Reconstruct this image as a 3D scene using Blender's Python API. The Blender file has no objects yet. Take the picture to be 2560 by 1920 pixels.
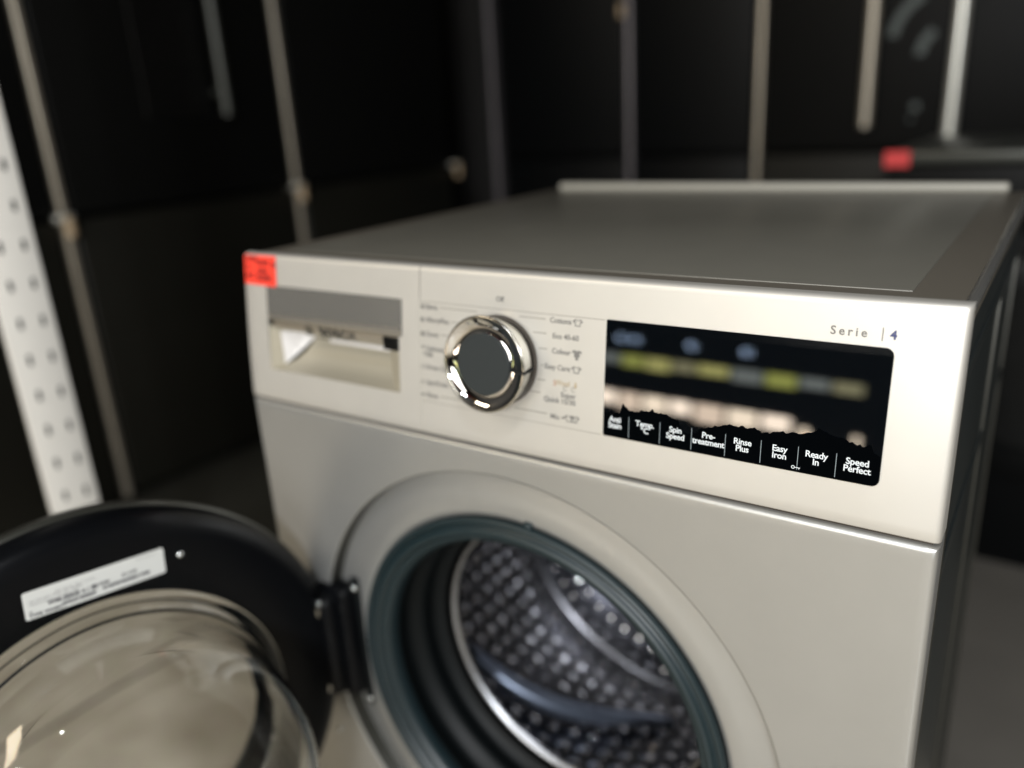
import bpy, bmesh, math, random
from mathutils import Vector, Matrix
random.seed(7)
PI = math.pi
sc = bpy.context.scene
C = sc.collection

# ------------------------------------------------------------------ camera
cam_d = bpy.data.cameras.new("camera")
cam = bpy.data.objects.new("camera", cam_d)
C.objects.link(cam)
cam.location = (0.6313, -0.4581, 0.9579)
cam.rotation_euler = (1.2427, 0.057, 0.5941)
cam_d.sensor_width = 36
cam_d.lens = 28.08
cam_d.clip_start = 0.01
cam_d.clip_end = 60
cam_d.dof.use_dof = True
cam_d.dof.focus_distance = 0.485
cam_d.dof.aperture_fstop = 2.2
sc.camera = cam

# ------------------------------------------------------------------ world, lamps, exposure
w = bpy.data.worlds.new("World"); sc.world = w; w.use_nodes = True
w.node_tree.nodes['Background'].inputs[0].default_value = (0.75, 0.85, 1.0, 1)
w.node_tree.nodes['Background'].inputs[1].default_value = 0.012
sc.view_settings.view_transform = 'Standard'
sc.view_settings.look = 'None'
sc.view_settings.exposure = -0.38
sc.view_settings.gamma = 1
sc.cycles.use_denoising = True
sc.cycles.max_bounces = 10
sc.cycles.transmission_bounces = 10
sc.cycles.sample_clamp_indirect = 6
sc.cycles.caustics_reflective = False

def area(name, loc, target, sx, sy, power, col):
    d = bpy.data.lights.new(name, 'AREA'); d.shape = 'RECTANGLE'
    d.size = sx; d.size_y = sy; d.energy = power; d.color = col
    o = bpy.data.objects.new(name, d); C.objects.link(o)
    o.location = loc
    o.rotation_euler = (Vector(target) - Vector(loc)).to_track_quat('-Z', 'Y').to_euler()
    return o
area("daylight_from_the_shop_window", (0.45, -4.6, 1.85), (0.3, 0, 0.8), 2.4, 1.7, 120, (1.0, 0.965, 0.90))
area("warm_ceiling_lamp", (-1.5, -2.2, 2.7), (-0.3, -0.6, 0.4), 1.2, 0.5, 30, (1.0, 0.84, 0.62))
area("drum_glint_light", (0.95, -1.2, 2.6), (0.2, 0.2, 0.4), 0.05, 0.05, 18, (0.95, 0.97, 1.0))  # small source added for glints on the drum dimples
area('drum_side_fill', (1.75, -2.4, 1.75), (0.15, 0.3, 0.3), 0.40, 0.20, 90, (0.95, 0.97, 1.0))  # unseen side light added to brighten the left wall of the drum
area("drum_cool_fill", (0.2, -2.4, 2.6), (0.2, 0.2, 0.4), 0.5, 0.12, 16, (0.9, 0.95, 1.0))  # cool source added for highlights inside the drum

# ------------------------------------------------------------------ materials
def mat(name, col, rough=0.5, metal=0.0, coat=0.0, spec=0.5, ior=1.5, noise=0, nscale=60, bump=0, emis=0, trans=0, grain=None):
    m = bpy.data.materials.new(name); m.use_nodes = True
    nt = m.node_tree; b = nt.nodes['Principled BSDF']
    b.inputs['Base Color'].default_value = (*col, 1)
    b.inputs['Roughness'].default_value = rough
    b.inputs['Metallic'].default_value = metal
    b.inputs['Coat Weight'].default_value = coat
    b.inputs['Specular IOR Level'].default_value = spec
    b.inputs['IOR'].default_value = ior
    b.inputs['Transmission Weight'].default_value = trans
    if emis:
        b.inputs['Emission Color'].default_value = (*col, 1)
        b.inputs['Emission Strength'].default_value = emis
    if noise or bump:
        tc = nt.nodes.new('ShaderNodeTexCoord'); mp = nt.nodes.new('ShaderNodeMapping')
        if grain: mp.inputs['Scale'].default_value = grain
        nt.links.new(tc.outputs['Object'], mp.inputs[0])
        n = nt.nodes.new('ShaderNodeTexNoise'); n.inputs['Scale'].default_value = nscale
        n.inputs['Detail'].default_value = 6
        nt.links.new(mp.outputs[0], n.inputs['Vector'])
        if noise:
            mx = nt.nodes.new('ShaderNodeMix'); mx.data_type = 'RGBA'
            mx.inputs['A'].default_value = (*[c * (1 - noise) for c in col], 1)
            mx.inputs['B'].default_value = (*[min(1, c * (1 + noise)) for c in col], 1)
            nt.links.new(n.outputs['Fac'], mx.inputs['Factor'])
            nt.links.new(mx.outputs['Result'], b.inputs['Base Color'])
            mr = nt.nodes.new('ShaderNodeMapRange')
            mr.inputs['To Min'].default_value = rough * (1 - noise); mr.inputs['To Max'].default_value = min(1, rough * (1 + noise))
            nt.links.new(n.outputs['Fac'], mr.inputs['Value']); nt.links.new(mr.outputs[0], b.inputs['Roughness'])
        if bump:
            bp = nt.nodes.new('ShaderNodeBump'); bp.inputs['Strength'].default_value = bump; bp.inputs['Distance'].default_value = 0.001
            nt.links.new(n.outputs['Fac'], bp.inputs['Height']); nt.links.new(bp.outputs[0], b.inputs['Normal'])
    return m

M = {}
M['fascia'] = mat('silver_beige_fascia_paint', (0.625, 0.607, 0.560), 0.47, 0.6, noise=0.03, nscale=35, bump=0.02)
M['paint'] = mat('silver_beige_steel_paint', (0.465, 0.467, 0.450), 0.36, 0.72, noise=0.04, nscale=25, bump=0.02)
M['side'] = mat('side_steel_shade', (0.035, 0.042, 0.042), 0.35, 0.5, noise=0.05, nscale=20)  # silver steel darkened here to paint the unlit side
M['worktop'] = mat('worktop_laminate', (0.135, 0.13, 0.11), 0.33, 0.1, noise=0.05, nscale=30)
M['worktop_edge'] = mat('worktop_frame', (0.118, 0.106, 0.086), 0.38, 0.1)
M['rear_trim'] = mat('greige_plastic_trim', (0.30, 0.29, 0.25), 0.4)
M['trim'] = mat('pale_plastic_trim', (0.62, 0.60, 0.52), 0.35)
M['brushed'] = mat('brushed_metal', (0.70, 0.69, 0.65), 0.25, 0.9, noise=0.07, nscale=9, grain=(1, 1, 0.1))
M['chrome'] = mat('chrome', (0.86, 0.86, 0.86), 0.04, 1.0, noise=0.02)
M['satin_chrome'] = mat('satin_chrome', (0.58, 0.565, 0.52), 0.16, 1.0)
M['cap'] = mat('charcoal_plastic', (0.030, 0.034, 0.034), 0.5, spec=0.12)
M['ink'] = mat('grey_print', (0.17, 0.163, 0.15), 0.6)
M['ink_blue'] = mat('dark_blue_print', (0.04, 0.05, 0.14), 0.5)
M['ink_faint'] = mat('faint_print', (0.30, 0.28, 0.24), 0.6)
M['ink_gold'] = mat('warm_grey_print', (0.42, 0.34, 0.22), 0.6)
M['ink_red'] = mat('red_print', (0.48, 0.34, 0.26), 0.6)
M['glass_black'] = mat('black_display_glass', (0.0012, 0.002, 0.003), 0.02, spec=0.5, ior=1.9)
M['white_print'] = mat('white_print', (0.62, 0.66, 0.68), 0.6)
M['dim_print'] = mat('dim_print', (0.22, 0.26, 0.28), 0.6)
M['rubber'] = mat('teal_grey_rubber', (0.0085, 0.019, 0.0225), 0.42, noise=0.1, nscale=80)
M['rubber_dark'] = mat('black_rubber_bellows', (0.003, 0.0045, 0.005), 0.5, spec=0.2)
M['door_rim'] = mat('dark_door_rim', (0.05, 0.05, 0.042), 0.35, 0.5)
M['black_plastic'] = mat('black_plastic', (0.0030, 0.0034, 0.0042), 0.33, spec=0.15, bump=0.03, nscale=400)
M['black_gloss'] = mat('black_gloss_plastic', (0.004, 0.0045, 0.0045), 0.3, spec=0.2)
M['steel'] = mat('drum_steel', (0.16, 0.163, 0.18), 0.27, 1.0, noise=0.08, nscale=12)
M['dimple'] = mat('polished_dimple_steel', (0.95, 0.95, 0.97), 0.04, 1.0)
M['steel_lip'] = mat('drum_lip_steel', (0.35, 0.36, 0.38), 0.34, 1.0)
M['drum_rib'] = mat('drum_paddle_steel', (0.34, 0.40, 0.52), 0.28, 0.9)
M['dark'] = mat('dark_void', (0.003, 0.003, 0.003), 0.8)
M['seam'] = mat('seam_shadow_gap', (0.05, 0.04, 0.03), 0.8)
M['sticker'] = mat('red_sticker_paper', (0.86, 0.052, 0.026), 0.55, noise=0.05, nscale=200)
M['sticker_ink'] = mat('sticker_ink', (0.20, 0.006, 0.004), 0.7)
M['label'] = mat('white_label_paper', (0.70, 0.71, 0.68), 0.5)
M['label_ink'] = mat('label_ink', (0.12, 0.12, 0.13), 0.6)
M['label_faint'] = mat('label_faint_ink', (0.40, 0.40, 0.40), 0.6)
M['screw'] = mat('zinc_screw', (0.75, 0.78, 0.78), 0.22, 1.0)
M['white_wash'] = mat('recess_white', (0.72, 0.70, 0.68), 0.4)
M['fridge'] = mat('black_fridge_door', (0.0042, 0.0043, 0.0040), 0.45, spec=0.1, noise=0.1, nscale=6)
M['fridge_low'] = mat('dark_olive_fridge_drawer', (0.0075, 0.0072, 0.005), 0.5, spec=0.25, noise=0.1, nscale=6)
M['fridge_side'] = mat('black_fridge_body', (0.0022, 0.0026, 0.0028), 0.45, spec=0.12)
M['edge_warm'] = mat('warm_aluminium_edge', (0.42, 0.38, 0.31), 0.42, 0.75, noise=0.12, nscale=5)
M['edge_cool'] = mat('cool_aluminium_edge', (0.22, 0.205, 0.215), 0.45, 0.7, noise=0.15, nscale=5)
M['edge_bright'] = mat('bright_aluminium_handle', (0.70, 0.70, 0.64), 0.35, 0.7, noise=0.1, nscale=5)
M['dispenser'] = mat('black_dispenser', (0.002, 0.002, 0.002), 0.3)
M['brass'] = mat('brass_hinge_pin', (0.36, 0.27, 0.17), 0.5, 0.5)
M['post'] = mat('white_powder_coat', (0.70, 0.68, 0.63), 0.5, noise=0.03)
M['dark_washer'] = mat('anthracite_paint', (0.05, 0.053, 0.046), 0.35, 0.3)
M['sticker2'] = mat('red_sticker_back', (0.55, 0.035, 0.035), 0.6)
M['teal_mark'] = mat('pale_teal_arc', (0.055, 0.072, 0.068), 0.5)
M['wall'] = mat('dark_wall', (0.035, 0.033, 0.03), 0.8, noise=0.1, nscale=4)
M['ceiling'] = mat('dark_ceiling', (0.05, 0.05, 0.05), 0.9, noise=0.1, nscale=4)
M['slab_grey'] = mat('grey_floor_shade', (0.16, 0.148, 0.128), 0.45, noise=0.2, nscale=8)
M['slab'] = mat('dark_floor_shade', (0.028, 0.027, 0.021), 0.45, noise=0.15, nscale=8)
M['patch'] = mat('matte_black_patch', (0.001, 0.0014, 0.0018), 0.06, spec=0.0)
M['frame'] = mat('flat_black', (0.02, 0.02, 0.02), 0.5)
M['glass'] = mat('clear_glass', (0.965, 0.985, 0.975), 0.0, trans=1.0, ior=1.46)

def floor_mat():
    m = bpy.data.materials.new('stone_floor_tiles'); m.use_nodes = True; nt = m.node_tree
    b = nt.nodes['Principled BSDF']; b.inputs['Roughness'].default_value = 0.38
    tc = nt.nodes.new('ShaderNodeTexCoord')
    n1 = nt.nodes.new('ShaderNodeTexNoise'); n1.inputs['Scale'].default_value = 6; n1.inputs['Detail'].default_value = 4
    n2 = nt.nodes.new('ShaderNodeTexNoise'); n2.inputs['Scale'].default_value = 260; n2.inputs['Detail'].default_value = 3
    for n in (n1, n2): nt.links.new(tc.outputs['Object'], n.inputs['Vector'])
    r = nt.nodes.new('ShaderNodeValToRGB')
    r.color_ramp.elements[0].position = 0.3; r.color_ramp.elements[0].color = (0.35, 0.30, 0.225, 1)
    r.color_ramp.elements[1].position = 0.7; r.color_ramp.elements[1].color = (0.58, 0.525, 0.425, 1)
    nt.links.new(n1.outputs['Fac'], r.inputs[0])
    mx = nt.nodes.new('ShaderNodeMix'); mx.data_type = 'RGBA'; mx.blend_type = 'OVERLAY'; mx.inputs['Factor'].default_value = 0.35
    nt.links.new(r.outputs[0], mx.inputs['A']); nt.links.new(n2.outputs['Color'], mx.inputs['B'])
    br = nt.nodes.new('ShaderNodeTexBrick'); br.offset = 0.0
    br.inputs['Scale'].default_value = 1.0; br.inputs['Brick Width'].default_value = 0.6; br.inputs['Row Height'].default_value = 0.6
    br.inputs['Mortar Size'].default_value = 0.005; br.inputs['Mortar Smooth'].default_value = 0.2
    mp = nt.nodes.new('ShaderNodeMapping'); mp.inputs['Location'].default_value = (0.13, 0.22, 0)
    nt.links.new(tc.outputs['Object'], mp.inputs[0]); nt.links.new(mp.outputs[0], br.inputs['Vector'])
    m2 = nt.nodes.new('ShaderNodeMix'); m2.data_type = 'RGBA'; m2.inputs['B'].default_value = (0.05, 0.04, 0.035, 1)
    nt.links.new(mx.outputs['Result'], m2.inputs['A']); nt.links.new(br.outputs['Fac'], m2.inputs['Factor'])
    nt.links.new(m2.outputs['Result'], b.inputs['Base Color'])
    return m
M['floor'] = floor_mat()

# ------------------------------------------------------------------ helpers
def obj(name, bm, m, parent=None, smooth=False, loc=None):
    me = bpy.data.meshes.new(name)
    bmesh.ops.recalc_face_normals(bm, faces=bm.faces) if not getattr(obj, 'keep', False) else None
    bm.to_mesh(me); bm.free()
    for mm in (m if isinstance(m, (list, tuple)) else [m]): me.materials.append(mm)
    if smooth:
        for p in me.polygons: p.use_smooth = True
        if smooth != 'all': me.set_sharp_from_angle(angle=math.radians(38))
    o = bpy.data.objects.new(name, me); C.objects.link(o)
    if parent: o.parent = parent
    if loc: o.location = loc
    return o
def tag(o, label=None, cat=None, group=None, kind=None):
    for k, v in (('label', label), ('category', cat), ('group', group), ('kind', kind)):
        if v: o[k] = v
    return o
def thing(name, label, cat, loc=(0, 0, 0), rz=0, group=None):
    o = bpy.data.objects.new(name, None); C.objects.link(o); o.location = loc; o.rotation_euler = (0, 0, rz)
    o.empty_display_size = 0.05
    return tag(o, label, cat, group)
def box(bm, a, b, bev=0.0, mi=0, seg=2):
    a, b = [min(p, q) for p, q in zip(a, b)], [max(p, q) for p, q in zip(a, b)]
    r = bmesh.ops.create_cube(bm, size=1)
    bmesh.ops.scale(bm, vec=[b[i] - a[i] for i in range(3)], verts=r['verts'])
    bmesh.ops.translate(bm, vec=[(a[i] + b[i]) / 2 for i in range(3)], verts=r['verts'])
    fs = {f for v in r['verts'] for f in v.link_faces}
    for f in fs: f.material_index = mi
    if bev:
        es = {e for v in r['verts'] for e in v.link_edges}
        bmesh.ops.bevel(bm, geom=list(es), offset=bev, segments=seg, affect='EDGES', profile=0.5)
    return bm
def nb(): return bmesh.new()
def lathe(bm, prof, n=96, fn=None, closed=False, mi=0, a0=0.0, a1=2 * PI):
    """prof: (r, y). Axis along +y. fn(point)->point"""
    rings = []
    full = abs(a1 - a0 - 2 * PI) < 1e-6
    cnt = n if full else n + 1
    for (r, y) in prof:
        ring = []
        for i in range(cnt):
            a = a0 + (a1 - a0) * i / n
            p = Vector((r * math.cos(a), y, r * math.sin(a)))
            ring.append(bm.verts.new(fn(p) if fn else p))
        rings.append(ring)
    pairs = list(zip(rings[:-1], rings[1:]))
    if closed: pairs.append((rings[-1], rings[0]))
    for A, B in pairs:
        for i in range(n):
            j = (i + 1) % cnt
            f = bm.faces.new((A[i], A[j], B[j], B[i])); f.material_index = mi
    return rings
def disc(bm, r, y, n=64, mi=0, fn=None, flip=False):
    vs = []
    for i in range(n):
        a = 2 * PI * i / n
        p = Vector((r * math.cos(a), y, r * math.sin(a))); vs.append(bm.verts.new(fn(p) if fn else p))
    f = bm.faces.new(vs if not flip else vs[::-1]); f.material_index = mi
def tube(bm, pts, rad, n=12, mi=0, caps=True):
    pts = [Vector(p) for p in pts]; rings = []
    for k, p in enumerate(pts):
        t = (pts[min(k + 1, len(pts) - 1)] - pts[max(k - 1, 0)]).normalized()
        up = Vector((0, 1, 0)) if abs(t.y) < 0.9 else Vector((1, 0, 0))
        a = t.cross(up).normalized(); b = t.cross(a)
        r = rad[k] if isinstance(rad, (list, tuple)) else rad
        rings.append([bm.verts.new(p + (a * math.cos(2 * PI * i / n) + b * math.sin(2 * PI * i / n)) * r) for i in range(n)])
    for A, B in zip(rings[:-1], rings[1:]):
        for i in range(n):
            f = bm.faces.new((A[i], A[(i + 1) % n], B[(i + 1) % n], B[i])); f.material_index = mi
    if caps: bm.faces.new(rings[0]); bm.faces.new(rings[-1][::-1])

# text: 2D outline mesh -> placed through a function (x, z) -> 3D
def text2d(s, size, align='LEFT', spacing=1.0, off=0.0, line=0.9):
    cu = bpy.data.curves.new('t', 'FONT'); cu.body = s; cu.size = size; cu.align_x = align
    cu.space_character = spacing; cu.space_line = line; cu.resolution_u = 3; cu.offset = off
    o = bpy.data.objects.new('t', cu); C.objects.link(o)
    bpy.context.view_layer.update()
    me = bpy.data.meshes.new_from_object(o.evaluated_get(bpy.context.evaluated_depsgraph_get()))
    vs = [tuple(v.co[:2]) for v in me.vertices]; fs = [tuple(p.vertices) for p in me.polygons]
    bpy.data.objects.remove(o); bpy.data.curves.remove(cu); bpy.data.meshes.remove(me)
    return vs, fs
def put(bm, geo, x, z, fn, mi=0, rot=0.0, sx=1.0):
    vs, fs = geo; c, s = math.cos(rot), math.sin(rot); nv = []
    for (a, b) in vs:
        a *= sx
        nv.append(bm.verts.new(fn(x + a * c - b * s, z + a * s + b * c)))
    for f in fs:
        try: bm.faces.new([nv[i] for i in f]).material_index = mi
        except ValueError: pass
def quad2(x0, z0, x1, z1): return [(x0, z0), (x1, z0), (x1, z1), (x0, z1)], [(0, 1, 2, 3)]
def ring2(r0, r1, n=20, a0=0, a1=2 * PI):
    vs = []; fs = []
    for i in range(n + 1):
        a = a0 + (a1 - a0) * i / n
        vs += [(r0 * math.cos(a), r0 * math.sin(a)), (r1 * math.cos(a), r1 * math.sin(a))]
    for i in range(n): fs.append((2 * i, 2 * i + 2, 2 * i + 3, 2 * i + 1))
    return vs, fs

# ------------------------------------------------------------------ the setting: floor, walls
bm = nb(); box(bm, (-4.5, -6.2, -0.1), (4.5, 5, 0)); tag(obj('floor', bm, M['floor']), kind='structure')
bm = nb(); box(bm, (-4.5, -6.2, 3.0), (4.5, 5, 3.1)); tag(obj('ceiling', bm, M['ceiling']), kind='structure')
bm = nb(); box(bm, (-4.5, 3.2, 0), (4.5, 3.3, 3)); tag(obj('wall_back', bm, M['wall']), kind='structure')
bm = nb(); box(bm, (-2.2, -5.5, 0), (-2.1, 3.2, 3)); tag(obj('wall_left', bm, M['wall']), kind='structure')
bm = nb(); box(bm, (3.6, -5.5, 0), (3.7, 3.2, 3)); tag(obj('wall_right', bm, mat('pale_wall_paint', (0.42, 0.40, 0.36), 0.8, noise=0.08, nscale=3)), kind='structure')

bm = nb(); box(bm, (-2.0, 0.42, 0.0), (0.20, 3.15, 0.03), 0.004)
tag(obj('floor_shade_slab', bm, M['slab']), 'low black platform added to shade the floor under the black refrigerators', 'slab')  # added slab carries the shade of the floor in its colour
bm = nb(); box(bm, (0.205, 0.60, 0.0), (3.0, 3.15, 0.028), 0.004)
tag(obj('floor_shade_slab', bm, M['slab_grey']), 'low grey platform added to shade the floor beside the silver beige machine', 'slab')  # grey slab added where the floor behind only lies in shade
# ------------------------------------------------------------------ the washing machine
W, H, ZS = 0.598, 0.848, 0.712
CX, CZ = 0.2925, 0.4554
wm = thing('washing_machine', 'silver beige front-loading washing machine, round door open, red sticker on its top corner', 'washing machine', (0, 0, 0))
def prof(z):
    t = max(0.0, (z - ZS) / (H - ZS)); return 0.015 * t ** 1.3
def F(off=0.0004): return lambda x, z: Vector((x, prof(z) - off, z))

# cabinet
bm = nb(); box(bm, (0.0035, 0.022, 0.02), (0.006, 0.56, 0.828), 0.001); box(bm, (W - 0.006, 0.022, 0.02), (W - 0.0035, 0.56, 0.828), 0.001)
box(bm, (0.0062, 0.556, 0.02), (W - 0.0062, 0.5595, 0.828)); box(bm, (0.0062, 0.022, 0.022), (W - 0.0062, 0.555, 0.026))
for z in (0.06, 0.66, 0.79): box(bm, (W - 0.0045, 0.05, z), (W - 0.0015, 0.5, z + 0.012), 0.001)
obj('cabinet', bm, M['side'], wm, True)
for y in (0.045, 0.30, 0.50):
    bm = nb(); box(bm, (W - 0.0045, y, 0.05), (W - 0.0012, y + 0.008, 0.80), 0.001); obj('side_ridge', bm, M['door_rim'], wm, True)
for x in (0.05, W - 0.05):
    for y in (0.06, 0.5):
        bm = nb(); tube(bm, [(x, y, 0), (x, y, 0.022)], 0.02, 16); obj('foot', bm, M['black_plastic'], wm, True)
# worktop with its border and its raised rear strip
bm = nb(); box(bm, (0.001, 0.0172, 0.8295), (W - 0.001, 0.573, 0.8465), 0.005, seg=4)
wt = obj('worktop', bm, M['worktop_edge'], wm, True)
bm = nb(); box(bm, (0.03, 0.045, 0.8455), (W - 0.034, 0.545, 0.8472), 0.0006); obj('top_panel', bm, M['worktop'], wt, True)
bm = nb(); box(bm, (0.022, 0.553, 0.846), (W - 0.02, 0.569, 0.8572), 0.004, seg=3); obj('rear_strip', bm, M['rear_trim'], wt, True)
bm = nb(); box(bm, (W - 0.006, 0.02, 0.8405), (W + 0.0005, 0.57, 0.8475), 0.0025, seg=3); obj('side_strip', bm, M['brushed'], wt, True)

# front panel: plane with a round opening, turned-back edges
bm = nb()
x0, x1, z0, z1 = 0.0, W, 0.006, ZS - 0.0025
per = []
NX, NZ = 36, 40
per += [(x0 + (x1 - x0) * i / NX, z0) for i in range(NX)]
per += [(x1, z0 + (z1 - z0) * i / NZ) for i in range(NZ)]
per += [(x1 - (x1 - x0) * i / NX, z1) for i in range(NX)]
per += [(x0, z1 - (z1 - z0) * i / NZ) for i in range(NZ)]
def inset(p, d):
    return (min(max(p[0], x0 + d), x1 - d), min(max(p[1], z0 + d), z1 - d))
RO = 0.2315
loops = []
def circ(p, r, y):
    a = math.atan2(p[1] - CZ, p[0] - CX); return (CX + r * math.cos(a), y, CZ + r * math.sin(a))
dense = []
for i in range(len(per)):
    p, q = per[i], per[(i + 1) % len(per)]
    dense += [p, ((p[0] + q[0]) / 2, (p[1] + q[1]) / 2)]
per = dense
specs = [('c', RO - 0.0006, 0.0030), ('c', RO - 0.0002, 0.0010), ('c', RO + 0.0008, 0.0002), ('c', RO + 0.002, 0.0), ('c', RO + 0.0035, 0.0), ('m', 0.5), ('r', 0.0085, 0.0), ('r', 0.0042, 0.0), ('r', 0.0024, 0.0004), ('r', 0.0010, 0.0015), ('r', 0.0003, 0.0034), ('r', 0.0, 0.010), ('r', 0.0, 0.02)]
for s in specs:
    lp = []
    for p in per:
        if s[0] == 'c': v = circ(p, s[1], s[2])
        elif s[0] == 'm':
            a = circ(p, RO + 0.0035, 0); b = inset(p, 0.0085); v = ((a[0] + b[0]) / 2, 0, (a[2] + b[1]) / 2)
        else:
            b = inset(p, s[1]); v = (b[0], s[2], b[1])
        lp.append(bm.verts.new(v))
    loops.append(lp)
for A, B in zip(loops[:-1], loops[1:]):
    for i in range(len(per)):
        j = (i + 1) % len(per); bm.faces.new((A[i], A[j], B[j], B[i]))
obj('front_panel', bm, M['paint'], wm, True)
ctr = lambda p: p + Vector((CX, 0, CZ))
# recessed ring round the opening
bm = nb()
lathe(bm, [(RO - 0.0006, 0.0020), (RO - 0.001, 0.0165)], 144, ctr)
obj('shaded_recess_wall', bm, M['door_rim'], wm, 'all')  # wall made dark to paint the shade on the recess step
bm = nb()
lathe(bm, [(RO - 0.001, 0.0165), (RO - 0.006, 0.0162), (0.205, 0.0130), (0.1925, 0.0115), (0.188, 0.0125), (0.186, 0.016), (0.186, 0.03)], 144, ctr)
obj('porthole_ring', bm, M['paint'], wm, 'all')

# rubber gasket
bm = nb()
lathe(bm, [(0.1865, 0.013), (0.187, 0.009), (0.1855, 0.0065), (0.183, 0.0065), (0.1815, 0.009), (0.1805, 0.0115), (0.179, 0.0115), (0.1775, 0.008), (0.175, 0.0055), (0.172, 0.0065), (0.1702, 0.0105), (0.1690, 0.0125), (0.1675, 0.0115), (0.165, 0.0125), (0.1615, 0.018), (0.1605, 0.024), (0.162, 0.029)], 144, ctr)
lathe(bm, [(0.162, 0.029), (0.167, 0.040), (0.170, 0.046), (0.167, 0.053), (0.160, 0.058), (0.156, 0.064), (0.160, 0.072), (0.166, 0.078), (0.160, 0.086), (0.152, 0.090)], 144, ctr, mi=1)
box(bm, (CX + 0.012, 0.008, CZ + 0.183), (CX + 0.020, 0.014, CZ + 0.1915), 0.002)
gk = obj('door_gasket', bm, [M['rubber'], M['rubber_dark']], wm, 'all')

# drum
drum_holder = nb()
bm = drum_holder
RD, Y0, Y1 = 0.238, 0.118, 0.365
lathe(bm, [(0.1425, 0.102), (0.1445, 0.0975), (0.1475, 0.0975), (0.150, 0.102), (0.155, 0.112), (0.20, 0.118), (0.232, 0.124), (RD, 0.132)], 128, ctr)
lathe(bm, [(RD, 0.132), (RD, Y1 - 0.01), (RD - 0.003, Y1 - 0.003), (RD - 0.010, Y1), (0.125, Y1 + 0.003), (0.118, Y1 - 0.004), (0.112, Y1 - 0.006), (0.04, Y1 - 0.008), (0.0005, Y1 - 0.006)], 128, ctr)
# pressed dimples with holes, on the wall and the back
def dimple(bm, c, nrm, r, h, mi=2):
    nrm = nrm.normalized(); t = nrm.cross(Vector((0.3, 0.2, 0.9))).normalized(); b = nrm.cross(t)
    prev = None; n = 14
    for (rr, hh) in ((1, 0), (0.85, 0.28), (0.65, 0.58), (0.42, 0.82), (0.14, 0.98)):
        cur = [bm.verts.new(c + (t * math.cos(2 * PI * i / n) + b * math.sin(2 * PI * i / n)) * r * rr + nrm * h * hh) for i in range(n)]
        if prev:
            for i in range(n):
                f = bm.faces.new((prev[i], prev[(i + 1) % n], cur[(i + 1) % n], cur[i])); f.material_index = mi
        prev = cur
    f = bm.faces.new(prev); f.material_index = 1
for ia in range(66):
    a = 2 * PI * ia / 66
    for k in range(11):
        y = 0.148 + k * 0.023 + (0.0115 if ia % 2 else 0)
        if y > Y1 - 0.012: continue
        cc = Vector((CX + RD * math.cos(a), y, CZ + RD * math.sin(a)))
        dimple(bm, cc, Vector((-math.cos(a), 0, -math.sin(a))), 0.0075 * random.uniform(0.8, 1.05), 0.0032 * random.uniform(0.45, 1.15))
for rr, n in ((0.216, 60), (0.190, 53), (0.164, 46), (0.142, 40), (0.096, 26), (0.074, 20), (0.052, 14), (0.030, 8)):
    for i in range(n):
        a = 2 * PI * i / n
        y = Y1 + 0.0015 if rr > 0.13 else Y1 - 0.0065
        dimple(bm, Vector((CX + rr * math.cos(a), y, CZ + rr * math.sin(a))), Vector((0, -1, 0)), 0.0072 * random.uniform(0.8, 1.05), 0.0030 * random.uniform(0.45, 1.15))
dr = obj('drum', bm, [M['steel'], M['dark'], M['dimple']], wm, 'all')
# wave-shaped paddles
for a_mid in (math.radians(238), math.radians(358), math.radians(118)):
    bm = nb(); pts = []; rad = []
    for i in range(25):
        t = i / 24; a = a_mid + (t - 0.45) * 1.15; y = 0.175 + 0.13 * t - 0.03 * math.sin(t * PI)
        rr = RD - 0.004 - 0.022 * math.sin(t * PI) ** 0.7
        pts.append((CX + rr * math.cos(a), y, CZ + rr * math.sin(a))); rad.append(0.004 + 0.008 * math.sin(min(1, t * 1.02) * PI) ** 0.6)
    tube(bm, pts, rad, 16)
    obj('paddle', bm, M['drum_rib'], dr, 'all')
bm = nb(); lathe(bm, [(0.1420, 0.0985), (0.1445, 0.0945), (0.1478, 0.0945), (0.1500, 0.0985)], 128, ctr); obj('drum_lip', bm, M['steel_lip'], dr, 'all')
# tub behind the gasket (dark)
bm = nb(); lathe(bm, [(0.152, 0.092), (0.20, 0.094), (0.262, 0.10), (0.262, 0.40), (0.001, 0.40)], 64, ctr); obj('tub', bm, M['dark'], wm, 'all')

# ---- control panel
DX0, DX1, DZ0, DZ1 = 0.0318, 0.1935, 0.7425, 0.8205
xs = sorted(set([0.0, 0.0006, 0.0018, 0.004, 0.015, DX0, 0.06, 0.1, 0.15, DX1, 0.2160] + [0.2168, 0.25, 0.3, 0.35, 0.4, 0.45, 0.5, 0.55, W - 0.004, W - 0.0018, W - 0.0006, W]))
zs = [ZS, ZS + 0.0005, ZS + 0.002, 0.72, 0.73, DZ0, 0.75, 0.76, 0.77, 0.78, 0.79, 0.80, 0.81, DZ1, 0.83, 0.838, 0.8430, 0.8446, 0.8456, 0.8467, 0.8476, H]
def fp(x, z):
    y = prof(z)
    d = min(x, W - x)
    if d < 0.004: y += 0.004 * (1 - math.sqrt(max(0, 1 - (1 - d / 0.004) ** 2)))
    dz = H - z
    if dz < 0.0035: y += 0.0035 * (1 - math.sqrt(max(0, 1 - (1 - dz / 0.0035) ** 2)))
    dz = z - ZS
    if dz < 0.002: y += 0.0015 * (1 - math.sqrt(max(0, 1 - (1 - dz / 0.002) ** 2)))
    return Vector((x, y, z))
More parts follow.
